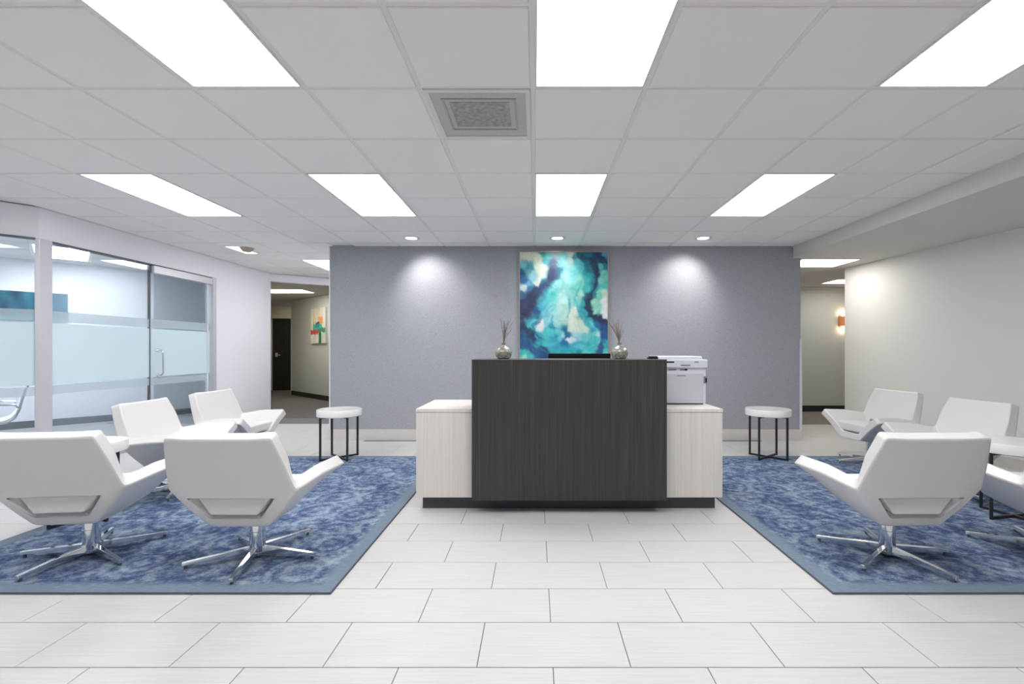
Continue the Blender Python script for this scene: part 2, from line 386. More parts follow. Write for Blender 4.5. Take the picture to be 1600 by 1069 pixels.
# ------------------------------------------------------------------ floor with tiles
fl = struct(prism('floor', [(-5.93,-3.0),(5.9,-3.0),(5.5,7.75),(2.9,7.75),(2.9,BW),(-2.7,BW),(-2.7,8.55),(LX,8.55),(LX,4.64),(-5.93,3.63)], -.10, -.003, M['grout']))
TX, TY = .596, .3005
ft_me = tile_mesh('tile', TX-.004, TY-.004, .02, M['floor_tile'], .001)
# the tile mesh is built face down; turn it over for the floor
for vv in ft_me.vertices: vv.co.z = -vv.co.z
ft_me.flip_normals()
cnt = 0; far_bm = bmesh.new()
def xl(y):
    return LX if y >= 4.66 else max(-5.93, LX-(4.66-y))
def xr(y): return 4.724+.104*(7.21-y)
r0 = 1.822
rows = range(-3, 20)
for r in rows:
    y0 = r0 + r*TY; yc = y0+TY/2
    off = -.228 if r % 2 == 0 else .067
    # visible width at this depth plus a margin
    for k in range(-20, 20):
        x0 = off + k*TX; x1 = x0+TX
        if yc > BW and not ((x0 < -2.7) or (x1 > 3.5)): continue
        if yc > 8.55-.05 and x0 < 0: continue
        if yc > 7.7 and x0 > 0: continue
        lo, hi = xl(yc), xr(min(yc, 7.3))
        if yc > 7.21: hi = 5.6
        # outside the picture by more than a tile: left to the plain slab
        out = (x1+TX*.8)*F/max(yc, .6) < -837 or (x0-TX*.8)*F/max(yc, .6) > 763
        # completely under a rug
        if 2.45 < y0 and y0+TY < 5.35 and ((x0 > -3.3 and x1 < -1.1) or (x0 > 1.55 and x1 < 3.85)): continue
        if x1 < lo+.02 or x0 > hi-.02: continue
        a, b = max(x0, lo), min(x1, hi)
        if out:
            bx(far_bm, a+.002, b-.002, y0+.002, y0+TY-.002, -.02, 0); continue
        if b-a < TX-.001:
            bm = bmesh.new(); bx(bm, a+.002, b-.002, y0+.002, y0+TY-.002, -.02, 0)
            o = obj('tile', bm, M['floor_tile'], fl)
        else:
            o = link('tile', ft_me, fl); o.location = ((x0+x1)/2, yc, 0)
        cnt += 1
obj('side_tiles', far_bm, M['floor_tile'], fl)['kind'] = 'stuff'
print('floor tiles', cnt)
# rest of the floor, outside the picture: plain porcelain
struct(prism('floor_near', [(-5.93,-3.0),(5.9,-3.0),(5.9,r0-3*TY),(-5.93,r0-3*TY)], -.05, 0, M['floor_tile']))

# ------------------------------------------------------------------ ceiling
GX = -.017; GY = 2.54
ceil = struct(prism('ceiling', [(-5.95,-3.0),(3.52,-3.0),(3.52,BW+.1),(-2.7,BW+.1),(-2.7,10.3),(-4.93,8.80),(-4.93,4.66),(-5.95,3.64)], CZ+.014, CZ+.09, M['ceiling_plain']))
struct(box('ceiling_soffit', 3.50, 8.2, -3.0, BW, SZ, CZ+.1, M['soffit']))
struct(prism('ceiling_right_hall', [(3.6,BW),(8.2,BW),(8.2,9.5),(2.9,9.5),(2.9,BW+.15),(3.6,BW+.15)], SZ, CZ+.1, M['soffit']))
light_cells = {}
LK = (-6, -3, 0, 3)
ROWS = (-2, 2)       # start row index; row index m -> y = GY + m*P
for k in LK:
    for m_ in ROWS:
        if k == -6 and m_ == -6: pass
        light_cells[(k, m_)] = 1; light_cells[(k, m_+1)] = 1
light_cells[(-1, 0)] = 1                     # the air vent
light_cells[(-6, 8)] = 1; light_cells[(-6, 9)] = 1
nct = 0
def inside(x0, x1, y0, y1):
    """clip a ceiling cell to the lobby; None when outside"""
    yc = (y0+y1)/2
    if y0 >= BW-.01 or yc > BW:
        hi = -2.76
        if y0 < BW and x0 > -2.76: return (x0, x1, y0, min(y1, BW))
    else: hi = 3.5
    if yc < BW: hi = 3.5
    lo = LX if yc >= 4.66 else max(-5.93, LX-(4.66-yc))
    a, b = max(x0, lo), min(x1, hi); c, d = y0, y1
    if x0 > -2.76: d = min(d, BW)
    lim = 8.73+(max(a, LX)-LX)*.667
    if d > lim: d = lim
    if b-a < .03 or d-c < .03: return None
    return a, b, c, d
for m_ in range(-3, 13):
    for k in range(-10, 6):
        if (k, m_) in light_cells: continue
        x0, y0 = GX+k*P, GY+m_*P
        r_ = inside(x0, x0+P, y0, y0+P)
        if not r_: continue
        a, b, c, d = r_
        g = .013
        if abs((b-a)-P) < .001 and abs((d-c)-P) < .001:
            o = link('ceiling_tile', ct_me, ceil); o.location = (x0+P/2, y0+P/2, CZ)
        else:
            aa = a + (g if a == x0 else 0); bb = b - (g if b == x0+P else 0); cc = c + (g if c == y0 else 0); dd = d - (g if d == y0+P else 0)
            if bb-aa < .02 or dd-cc < .02: continue
            obj('ceiling_tile', bx(bmesh.new(), aa, bb, cc, dd, CZ, CZ+.012), M['ceiling_tile'], ceil)
        nct += 1
print('ceiling tiles', nct)
# grid rails: flanges recessed 4 mm above the tile faces
gz0, gz1 = CZ+.004, CZ+.016
for k in range(-9, 6):
    x = GX+k*P; y1 = BW if x > -2.76 else 8.73+(x-LX)*.667
    y0 = .7
    if x < LX: y1 = 4.66+(x-LX)
    if y1-y0 < .3: continue
    obj('grid_rail', bx(bmesh.new(), x-.012, x+.012, y0, y1, gz0, gz1), M['ceiling_grid'], ceil)
for m_ in range(-3, 13):
    y = GY+m_*P
    r_ = inside(-99, 99, y-.01, y+.01)
    if y > BW: xa, xb = LX+max(0, (y-8.73)/.667), -2.76
    else: xa, xb = (LX if y >= 4.66 else LX-(4.66-y)), 3.5
    if xb-xa < .2: continue
    obj('grid_rail', bx(bmesh.new(), xa, xb, y-.012, y+.012, gz0+.001, gz1), M['ceiling_grid'], ceil)
# plain ceiling outside the picture
struct(box('ceiling_near', -5.95, 3.5, -3.0, GY-3*P-.01, CZ, CZ+.01, M['ceiling_tile']))
# shadow angle where the ceiling meets the soffit
struct(box('trim_8', 3.485, 3.5, -3.0, BW, CZ-.004, CZ+.01, M['ceiling_grid']))

# ------------------------------------------------------------------ ceiling light panels
def light_panel(cx, cy, wx, wy, z, label, mt, rz=0, group=None, name='ceiling_light'):
    t = thing(name, label, 'light', (cx, cy, z), rz, group)
    bm = bmesh.new(); X, Y, f = wx/2, wy/2, .012
    bx(bm, -X, X, -Y, -Y+f, -.003, .010); bx(bm, -X, X, Y-f, Y, -.003, .010); bx(bm, -X, -X+f, -Y+f, Y-f, -.003, .010); bx(bm, X-f, X, -Y+f, Y-f, -.003, .010)
    obj('frame', bm, M['fixture'], t)
    obj('diffuser', bx(bmesh.new(), -X+f, X-f, -Y+f, Y-f, .001, .008), mt, t)
    return t
names = {(-6,2):'leftmost rectangular ceiling light panel, second row from camera', (-3,2):'rectangular ceiling light panel in second row, left of centre',
 (0,2):'rectangular ceiling light panel in second row, straight above the reception desk', (3,2):'rectangular ceiling light panel in second row, beside the right soffit',
 (-3,-2):'large near ceiling light panel cut by the top edge, left of the vent', (0,-2):'large near ceiling light panel cut by the top edge, directly right of the vent',
 (3,-2):'large near ceiling light panel in the top right corner',
 (-6,8):'ceiling light panel beyond the grey wall, cut off by its left end'}
for (k, m_) in [(k, m_) for k in LK for m_ in ROWS] + [(-6, 8)]:
    lab = names.get((k, m_), 'lobby ceiling light panel beyond the left picture edge, nearest the camera')
    grp = 'lobby ceiling light panels' if (k, m_) in names else 'ceiling light panels out of view'
    cy = GY+(m_+1)*P; cx = GX+(k+.5)*P
    if (k, m_) == (-6, 8): cy += -.05; 
    light_panel(cx, cy, P-.024, 2*P-.024, CZ-.0, lab, M['panel'], 0, grp)
light_panel(lc.x, lc.y, 2*P-.02, P-.02, CZ-.002, 'ceiling light panel inside the meeting room, seen through the glass', M['panel_room'], -PI/4)
light_panel(-8.4, 4.2, 2*P, P, CZ-.004, 'meeting room ceiling light farthest left, outside the picture', M['panel_room'], -PI/4, 'ceiling light panels out of view')
light_panel(-6.8, 4.3, 2*P, P, CZ-.004, 'meeting room ceiling light near the glazed corner, outside the picture', M['panel_room'], -PI/4, 'ceiling light panels out of view')
light_panel(-5.75, 10.68, 1.22, .61, 2.555, 'ceiling light in the left hallway above the dark door', M['panel_hall'])
light_panel(-6.74, 13.9, .40, .55, 2.555, 'added ceiling light at the far end of the left hallway, hidden behind its grey wall', M['panel_hall'])  # unseen panel added to brighten the cream end wall
light_panel(4.07, 6.78, .80, .60, SZ-.004, 'ceiling light at the right hallway entrance, behind the grey wall', M['panel_hall'])
light_panel(5.75, 8.6, .80, .5, SZ-.004, 'small far ceiling light deep in the right hallway', M['panel_hall'])
light_panel(-4.12, 6.62, .18, .5, CZ-.008, 'short narrow ceiling light beside the tan detector', M['panel'])
# detector
t = thing('smoke_detector', 'tan round ceiling detector near the left wall', 'detector', (-3.98, 6.50, CZ))
bm = lathe(bmesh.new(), [(.03,-.06),(.055,-.055),(.085,-.02),(.09,0)], 24); obj('cover', bm, M['tan'], t, smooth=True)
bm = cyl(bmesh.new(), (0,0), .095, -.006, .0, 24); obj('mounting_plate', bm, M['fixture'], t)

# downlights near the grey wall
for x, lab in ((-1.565,'round recessed downlight left of the painting'), (.274,'round recessed downlight above the painting'), (2.11,'round recessed downlight right of the painting')):
    t = thing('downlight', lab, 'light', (x, 5.94, CZ), 0, 'recessed downlights along the grey wall')
    bm = bmesh.new(); n = 32
    prof = [(.105,.0),(.105,-.006),(.075,-.006),(.068,.0)]
    rings = [[bm.verts.new((r*math.cos(2*PI*i/n), r*math.sin(2*PI*i/n), z)) for i in range(n)] for r, z in prof]
    for a, b in zip(rings, rings[1:]):
        for i in range(n): bm.faces.new((a[i], a[(i+1)%n], b[(i+1)%n], b[i]))
    obj('trim_ring', bm, M['fixture'], t, smooth=True)
    obj('lens', cyl(bmesh.new(), (0,0), .068, -.004, -.001, 24), M['bulb'], t)
    ld = bpy.data.lights.new('spot', 'SPOT'); ld.energy = SPOT_W*(1 if abs(x) > 1 else .45); ld.spot_size = math.radians(95); ld.spot_blend = 1.0; ld.shadow_soft_size = .05; ld.color = (1,.98,.94)
    lo = bpy.data.objects.new('lamp', ld); C.objects.link(lo); lo.parent = t; lo.location = (0,0,-.03); lo.rotation_euler = (math.radians(38),0,(-.35 if x < -1 else .3 if x > 1 else 0))

# air vent
t = thing('air_vent', 'square grey ceiling air vent with dusty perforated centre', 'vent', (GX-.5*P, GY+.5*P, CZ))
h = P/2-.014
bm = bmesh.new()
for a in ((-h,h,-h,-h+.025),(-h,h,h-.025,h),(-h,-h+.025,-h+.025,h-.025),(h-.025,h,-h+.025,h-.025)): bx(bm, *a, -.003, .010)
obj('frame', bm, M['fixture'], t)
vm_ = noisy('perforated_gray_steel', (.50,.50,.48), (.56,.56,.54), nscale=90, rough=.6, detail=2, bmp=.3)
obj('face_plate', bx(bmesh.new(), -h+.025, h-.025, -h+.025, h-.025, .002, .008), vm_, t)
dust = noisy('dusty_perforations', (.31,.285,.27), (.46,.44,.42), nscale=34, rough=.9, detail=6, bmp=.3)
bm = bmesh.new(); bx(bm, -.17, .17, -.16, .13, -.001, .002)
obj('dusty_core', bm, dust, t)
bm = bmesh.new()
for a in ((-.21,.21,-.20,-.188),(-.21,.21,.165,.177),(-.21,-.198,-.188,.165),(.198,.21,-.188,.165)): bx(bm, *a, -.004, .002)
obj('core_frame', bm, mat('vent_gray', (.42,.42,.41), .6), t)

# ------------------------------------------------------------------ glazing
def glazing(name, p, q, z0, z1, bands=True, inset=.05, sill=True):
    """glass panel from p to q (plan), film bands on the lobby side (right of p->q)"""
    root = struct(wall(name, p, q, .012, z0, z1, M['glass'], kind='structure'))
    if bands:
        P_ = Vector(p); Q = Vector(q); d = (Q-P_).normalized(); nn = Vector((d.y, -d.x))*.003
        a = P_+nn; b = Q+nn
        for zz0, zz1, mt in ((.878,1.500,'frost'),(.772,.862,'frost_light'),(1.516,1.625,'frost_light')):
            prism('frosted_band', seg_pts(tuple(a), tuple(b), .002), zz0, zz1, M[mt], root)
    return root
gx = LX-.045
win = glazing('window_1', (gx,4.79), (gx,6.045), .06, 2.33)
box('sill', LX-.09, LX-.005, 4.79, 6.05, 0, .06, M['aluminium'], win)
box('seal', gx-.02, gx-.002, 6.045, 6.072, .0, 2.33, M['seal'], win)
box('head_rail', LX-.08, LX-.01, 4.79, 6.05, 2.315, 2.33, M['seal'], win)
w2 = glazing('window_2', A2, A1, .06, 2.33)
prism('sill', seg_pts((A2[0]+.03,A2[1]-.03), (A1[0]+.03,A1[1]-.03), .08), 0, .06, M['aluminium'], w2)
prism('head_rail', seg_pts((A2[0]+.02,A2[1]-.02), (A1[0]+.02,A1[1]-.02), .06), 2.315, 2.33, M['seal'], w2)
door = glazing('door_1', (gx,6.078), (gx,7.165), .02, 2.22)
box('header_rail', gx-.035, gx+.045, 6.075, 7.17, 2.22, 2.315, M['aluminium'], door, bevel=.003)
box('head_seal', gx-.035, gx+.035, 6.075, 7.17, 2.315, 2.33, M['seal'], door)
bm = bmesh.new()
hx = gx+.004; hy = 6.17; pts = [(hx,hy,.90)]
for i in range(7):
    a = i/6*PI/2; pts.append((hx+.075-.03+.03*math.sin(a), hy, .93-.03*math.cos(a)))
for i in range(7):
    a = i/6*PI/2; pts.append((hx+.075-.03+.03*math.cos(a), hy, 1.19+.03*math.sin(a)))
pts.append((hx,hy,1.22)); tube(bm, pts, .011, 10)
ho = obj('pull_handle', bm, M['chrome'], door, smooth=True)
bm = bmesh.new()
for z in (.90, 1.22):
    tube(bm, [(gx+.003,hy,z),(gx+.012,hy,z)], .022, 16)
obj('rosette', bm, M['chrome'], ho)
box('bottom_rail', gx-.02, gx+.025, 6.078, 7.165, .02, .10, M['aluminium'], door)
box('end_strip', gx-.012, gx+.014, 7.10, 7.12, .10, 2.22, M['trim_white'], door)

# ------------------------------------------------------------------ paintings
def canvas(name, wpx, hpx, fn, parent, tf, m):
    """vertex-coloured grid; tf(u,v) -> position; fn(u,v) -> srgb"""
    me = bpy.data.meshes.new(name); vs = []; fs = []; cols = []
    for j in range(hpx+1):
        for i in range(wpx+1):
            u_, v2 = i/wpx, j/hpx; vs.append(tf(u_, v2)); cols.append(fn(u_, v2))
    for j in range(hpx):
        for i in range(wpx):
            a = j*(wpx+1)+i; fs.append((a, a+wpx+1, a+wpx+2, a+1))
    me.from_pydata(vs, [], fs)
    ca = me.color_attributes.new('Col', 'FLOAT_COLOR', 'POINT'); flat = []
    for c in cols: flat.extend((*s2l(c), 1))
    ca.data.foreach_set('color', flat); me.materials.append(m)
    return link(name, me, parent)
PTS = """.03,.02,226,232,205;.12,.03,228,232,208;.2,.05,222,232,210;.22,.12,220,232,215;.28,.14,215,232,215;.27,.2,195,225,215;.2,.27,205,228,230;.14,.22,150,210,225;.05,.12,120,195,205;.09,.13,60,150,165;.08,.17,90,170,175
.02,.2,30,90,140;.05,.25,40,110,165;.1,.28,110,180,215;.04,.32,220,235,235;.1,.33,60,130,175;.26,.0,60,170,175;.33,.04,110,205,205;.3,.08,70,180,190;.4,.04,150,178,195;.4,.1,120,150,175;.38,.16,55,95,130;.36,.22,45,62,100;.43,.16,30,110,140;.42,.22,40,100,135;.3,.27,40,130,155;.25,.31,25,95,130;.2,.34,35,70,110
.1,.4,38,52,92;.17,.37,38,50,85;.03,.45,35,50,92;.1,.5,40,50,88;.14,.45,42,50,84;.05,.57,40,50,85;.2,.4,30,90,125;.23,.43,60,165,180;.02,.38,50,110,150;.13,.56,50,120,150;.08,.6,60,170,185
.45,.1,120,205,210;.5,.05,130,210,210;.54,.1,150,215,215;.585,.03,225,235,225;.58,.08,205,230,220;.61,.05,50,150,160;.65,.08,90,205,210;.7,.02,20,105,125;.7,.12,80,195,200;.76,.05,10,120,140;.78,.1,5,130,150;.84,.09,10,70,100;.88,.13,12,60,88;.885,.2,15,75,100;.8,.16,0,125,145;.8,.21,20,165,175;.87,.27,20,130,150;.76,.25,60,190,195;.7,.26,135,215,200;.66,.3,120,212,205;.6,.2,125,218,218;.52,.22,165,226,222;.45,.27,150,220,215;.38,.3,110,208,205;.3,.35,60,185,190;.35,.38,80,200,200
.84,.33,30,150,165;.79,.33,60,198,192;.85,.37,25,130,150;.97,.02,95,165,210;.9,.02,20,70,110;.94,.06,15,60,95;.98,.11,25,120,140;.92,.12,90,195,195;.95,.2,115,212,200;.92,.26,130,215,200;.98,.3,90,205,200;.9,.38,125,218,195;.97,.37,190,228,215;.97,.45,228,234,236;.96,.52,225,234,232;.98,.58,235,238,238;.85,.45,150,222,198;.9,.5,140,218,198;.86,.54,150,222,200
.79,.41,12,80,105;.77,.46,10,55,82;.77,.51,8,50,80;.80,.55,10,48,78;.85,.58,12,45,72;.92,.6,12,48,78;.98,.62,15,50,85;.73,.47,45,172,178;.73,.54,50,160,175;.66,.45,120,208,200;.68,.38,155,212,198;.62,.35,120,205,195;.56,.38,140,215,208;.5,.42,175,225,220;.45,.5,178,226,222;.52,.5,165,215,205;.35,.5,125,212,215;.28,.47,80,190,205;.24,.5,60,170,200;.19,.53,20,90,130;.2,.58,40,120,155;.28,.56,110,200,215;.16,.62,90,202,205;.24,.635,238,228,240;.22,.67,225,232,236;.18,.67,140,210,215;.3,.62,130,208,218;.38,.58,160,218,220;.42,.64,150,212,210;.5,.6,168,215,205;.59,.54,208,222,205;.6,.62,212,222,202;.67,.66,200,222,202;.74,.69,175,220,200;.57,.68,205,222,205
.52,.69,20,110,145;.545,.735,15,105,140;.5,.74,150,205,205;.57,.775,222,236,236;.62,.78,190,220,228;.66,.75,140,205,215;.75,.76,110,200,205;.51,.79,30,110,165;.505,.82,40,120,170;.46,.77,90,190,205;.4,.72,85,200,205;.32,.7,70,195,200;.37,.66,50,150,175;.4,.76,60,165,190;.8,.65,70,185,188;.86,.7,45,155,180;.8,.6,50,170,185;.89,.66,25,105,155;.96,.68,25,75,130;.95,.75,30,85,140;.94,.85,45,75,125;.9,.9,40,85,135;.905,.745,235,235,235;.87,.78,60,185,190;.87,.72,100,205,195;.97,.83,50,200,195;.98,.9,60,205,195;.93,.935,232,240,232;.88,.95,225,235,225;.97,.96,60,190,185
.8,.88,55,190,190;.72,.84,85,195,205;.65,.82,100,190,215;.75,.92,90,205,195;.6,.88,45,178,188;.67,.92,20,140,160;.5,.9,35,160,178;.57,.94,60,195,195;.43,.87,50,165,185;.36,.84,70,180,195;.3,.83,60,192,196;.28,.87,35,65,105;.24,.88,35,70,110;.2,.83,60,170,185;.15,.8,32,75,118;.1,.78,30,85,130;.04,.68,32,55,95;.1,.7,20,95,125;.14,.74,30,50,88;.17,.77,40,60,95;.2,.75,50,170,180;.12,.66,80,195,200;.03,.76,20,110,140;.05,.84,30,90,140;.14,.88,35,85,138;.22,.93,38,78,128;.3,.97,38,75,125;.02,.9,60,190,190;.05,.95,160,222,200;.03,1.0,175,226,205;.1,.93,70,195,190;.12,1.0,60,190,190;.18,.99,20,120,165;.4,.95,30,150,170;.5,1.0,40,165,180;.7,1.0,60,190,190;.9,1.0,60,190,190"""
ART = [tuple(float(x) for x in p.split(',')) for p in PTS.replace('\n', ';').split(';') if p.strip()]
STROKES = [  # colour, half width, strength, centre line (u,v)
 ((10,45,78), .014, .9, [(.80,.06),(.86,.09),(.885,.15),(.885,.24),(.86,.33),(.82,.39),(.785,.43),(.768,.48),(.775,.52),(.82,.565),(.89,.60),(1.0,.63)]),
 ((14,70,105), .02, .7, [(.72,.03),(.80,.07),(.85,.12)]), ((12,55,90), .012, .85, [(.86,.0),(.92,.04),(1.0,.09)]),
 ((42,62,104), .045, .75, [(.38,.10),(.38,.18),(.34,.26),(.25,.33),(.16,.38),(.07,.46),(.05,.56)]),
 ((38,48,86), .05, .8, [(.15,.40),(.10,.48),(.06,.56)]),
 ((38,84,134), .035, .75, [(.02,.74),(.06,.82),(.14,.88),(.22,.93),(.28,1.0)]), ((34,48,84), .018, .7, [(.03,.60),(.06,.68),(.12,.75),(.16,.80)]),
 ((30,84,138), .03, .75, [(.99,.66),(.955,.74),(.93,.82),(.92,.92)]), ((20,100,145), .012, .7, [(.19,.50),(.20,.56),(.19,.60)]),
 ((20,105,140), .008, .7, [(.50,.67),(.52,.71),(.545,.74),(.51,.79),(.50,.83)]), ((35,150,170), .012, .6, [(.36,.58),(.38,.66),(.40,.74),(.44,.80)]),
 ((30,150,165), .01, .55, [(.55,.42),(.56,.50),(.54,.58)]), ((60,175,180), .014, .6, [(.70,.28),(.66,.36),(.62,.42),(.66,.50),(.72,.58),(.80,.66)]),
 ((150,232,222), .02, .5, [(.50,.05),(.50,.16),(.45,.26),(.34,.36)]), ((205,225,208), .035, .7, [(.59,.55),(.60,.62),(.66,.67),(.76,.69)]),
 ((222,238,236), .007, .8, [(.52,.785),(.58,.778),(.64,.775)]), ((238,240,236), .008, .8, [(.89,.72),(.90,.76)]), ((95,215,205), .012, .55, [(.80,.62),(.88,.70),(.90,.80),(.86,.88)]),
 ((20,95,135), .014, .6, [(.22,.62),(.14,.66),(.17,.71),(.24,.76)]), ((20,120,150), .02, .5, [(.28,.88),(.20,.84),(.13,.80)]), ((30,150,170), .02, .5, [(.34,.86),(.50,.87),(.62,.93),(.74,.95)]),
 ((40,150,170), .015, .5, [(.55,.84),(.68,.81),(.80,.84)]), ((236,240,214), .02, .6, [(.27,.12),(.26,.2),(.2,.28)])]
def seg_d(px, py, a, b):
    dx, dy = b[0]-a[0], (b[1]-a[1])*1.25; ex, ey = px-a[0], (py-a[1])*1.25
    k = max(0, min(1, (ex*dx+ey*dy)/(dx*dx+dy*dy))); return math.hypot(ex-dx*k, ey-dy*k)
def art(u_, v2):
    q = Vector((u_*4.0, v2*5.0, 1.3)); q2 = q+Vector((7,3,2))
    q3 = q + Vector((noise.noise(q*1.3), noise.noise(q2*1.3), 0))*1.6; q4 = q3+Vector((3,8,1))
    uu = u_ + .016*noise.noise(q3) + .012*noise.noise(q3*2.3) + .008*noise.noise(q3*5) + .004*noise.noise(q3*12)
    vv = v2 + .016*noise.noise(q4) + .012*noise.noise(q4*2.3) + .008*noise.noise(q4*5) + .004*noise.noise(q4*12)
    s = 0; c = [0,0,0]
    for x, y, r, g, b in ART:
        d = ((x-uu)**2 + ((y-vv)*1.2)**2)
        if d > .03: continue
        w_ = 1/(d+.00012)**2.6; s += w_; c[0] += r*w_; c[1] += g*w_; c[2] += b*w_
    if s == 0: return (90,195,200)
    c = [k/s for k in c]
    for i_, (col, wd, st_, ln) in enumerate(STROKES):
        dd = min(seg_d(uu, vv, p, q_) for p, q_ in zip(ln, ln[1:]))
        if dd > wd*3: continue
        ww = wd*(1+.5*noise.noise(Vector((uu*12, vv*12, i_))))
        f = st_/(1+(dd/ww)**4)
        c = [c[k]+(col[k]-c[k])*f for k in range(3)]
    st = 16*noise.noise(q3*2.6)+10*noise.noise(q4*7)
    return tuple(min(238, max(5, (k+st)*.98)) for k in c)
px0, px1, pz0, pz1 = -.226, .985, 1.03, 2.56
t = thing('abstract_painting', 'large turquoise abstract painting in thin champagne frame on grey wall', 'painting', (0,0,0))
yb = BW-.035
canvas('canvas', 130, 164, art, t, lambda a, b: (px0+.012+(px1-px0-.024)*a, yb, pz1-.012-(pz1-pz0-.024)*b), M['canvas'])
obj('backing', bx(bmesh.new(), px0+.01, px1-.01, yb+.002, BW-.001, pz0+.01, pz1-.01), M['trim_white'], t)
bm = bmesh.new()
bx(bm, px0, px0+.012, yb-.012, BW-.001, pz0, pz1); bx(bm, px1-.012, px1, yb-.012, BW-.001, pz0, pz1)
bx(bm, px0+.012, px1-.012, yb-.012, BW-.001, pz1-.012, pz1); bx(bm, px0+.012, px1-.012, yb-.012, BW-.001, pz0, pz0+.012)
obj('frame', bm, M['gold_frame'], t)

def lerp(a, b, f): return tuple(a[i]+(b[i]-a[i])*f for i in range(len(a)))
def art2(u_, v2):       # small colourful abstract in the hall
    n_ = noise.noise(Vector((u_*5, v2*1.5, 7))); m2 = noise.noise(Vector((u_*14, v2*4, 1)))
    c = lerp((226,224,212), (205,205,190), max(0, min(1, .5+n_)))
    x = u_+.05*n_; y = v2+.05*m2
    if .15 < x < .65 and y < .5 and m2 > .15: c = (215,190,140)
    if .55 < x < .85 and .25 < y < .46: c = (226,150,95)
    if .35 < x < .6 and .40 < y < .55: c = (40,90,140)
    if .15 < x < .8 and .46 < y < .60: c = lerp(c, (40,165,150), .75)
    if x < .5 and .60 < y < .74: c = (205,70,55)
    if x > .5 and .57 < y < .7: c = (60,140,110)
    if .58 < x < .72 and y > .7: c = (40,105,80)
    if .72 < x and y > .74: c = (210,215,200)
    return tuple(max(0, k+14*m2) for k in c)
def art3(u_, v2):       # teal strip in the meeting room
    n_ = noise.noise(Vector((u_*9, v2*1.2, 3))); m2 = noise.noise(Vector((u_*25, v2*5, 9)))
    c = lerp((14,60,82), (45,115,135), max(0, min(1, .5+n_*1.2)))
    if v2 > .86: c = lerp((20,120,140), (150,190,190), max(0, min(1, .5+m2)))
    if u_ < .12: c = lerp(c, (150,180,190), .6)
    return tuple(max(0, k+16*m2) for k in c)
# hall painting on the slanted wall
a = Vector((-5.64,11.94)); b = Vector((-5.02,11.37)); d = (b-a).normalized(); nv = Vector((-d.y, d.x))*-1
if nv.y > 0: nv = -nv
t = thing('flower_painting', 'small multicoloured abstract painting on the left hallway wall', 'painting')
def tfp(uv, v2, off=.05):
    p = a+(b-a)*uv+nv*off; return (p.x, p.y, 2.26-.87*v2)
canvas('canvas', 40, 50, art2, t, lambda x, y: tfp(x, y, .052), M['canvas'])
pp = [a+nv*.012, b+nv*.012, b+nv*.05, a+nv*.05]
obj('stretcher', prism_bm(bmesh.new(), [tuple(p) for p in pp], 1.39, 2.26), M['trim_white'], t)
# meeting room painting
d = (Vector(W1a)-Vector(W1b)).normalized(); nv2 = Vector((-d.y, d.x))
if nv2.x < 0: nv2 = -nv2
a2 = Vector((-7.69,7.75)); a3 = a2 + d*1.15
t = thing('teal_painting', 'wide low teal painting on the meeting room wall, behind the glass', 'painting')
canvas('canvas', 60, 24, lambda x, y: art3(x, y), t, lambda x, y: (*(a3+(a2-a3)*x+nv2*.045), 2.14-.45*y), M['canvas'])
pp = [a3+nv2*.004, a2+nv2*.004, a2+nv2*.043, a3+nv2*.043]
obj('stretcher', prism_bm(bmesh.new(), [tuple(p) for p in pp], 1.69, 2.14), M['trim_white'], t)

# sconce
t = thing('wall_sconce', 'copper wall sconce glowing in the right hallway, half behind the wall edge', 'wall lamp', (6.10, 9.40, 1.80))
bm = bmesh.new(); n = 12
for z0, z1 in ((-.095,.095),):
    pts = [(.075*math.cos(PI+PI*i/n), .09*math.sin(PI+PI*i/n)) for i in range(n+1)]
    prism_bm(bm, pts, z0, z1)
obj('shade', bm, M['copper'], t, smooth=True)
obj('bulb_top', cyl(bmesh.new(), (0,-.04), .02, .10, .13, 12), emit('warm_bulb', (1,.8,.55), 8), t)
obj('bulb_bottom', cyl(bmesh.new(), (0,-.04), .02, -.13, -.10, 12), bpy.data.materials['warm_bulb'], t)
obj('back_plate', bx(bmesh.new(), -.05, .05, -.012, -.001, -.13, .13), M['copper'], t)
for z in (.16, -.16):
    ld = bpy.data.lights.new('bulb', 'POINT'); ld.energy = 1.2; ld.color = (1,.72,.45); ld.shadow_soft_size = .02
    lo = bpy.data.objects.new('lamp', ld); C.objects.link(lo); lo.parent = t; lo.location = (0,-.06,z)

# ------------------------------------------------------------------ rugs
def rug(cx, label):
    t = thing('area_rug', label, 'rug', (cx, 3.886, 0), 0, 'blue rugs')
    obj('pile', bx(bmesh.new(), -1.184, 1.184, -1.516, 1.516, .001, .010), M['rug'], t)
    bm = bmesh.new(); X, Y, f = 1.19, 1.523, .007
    bx(bm, -X, X, -Y, -Y+f, .001, .010); bx(bm, -X, X, Y-f, Y, .001, .010); bx(bm, -X, -X+f, -Y+f, Y-f, .001, .010); bx(bm, X-f, X, -Y+f, Y-f, .001, .010)
    obj('binding', bm, M['rug_edge'], t)
    return t
rug(-1.027-1.19, 'distressed blue patterned rug under the left group of chairs')
rug(1.490+1.19, 'distressed blue patterned rug under the right group of chairs')

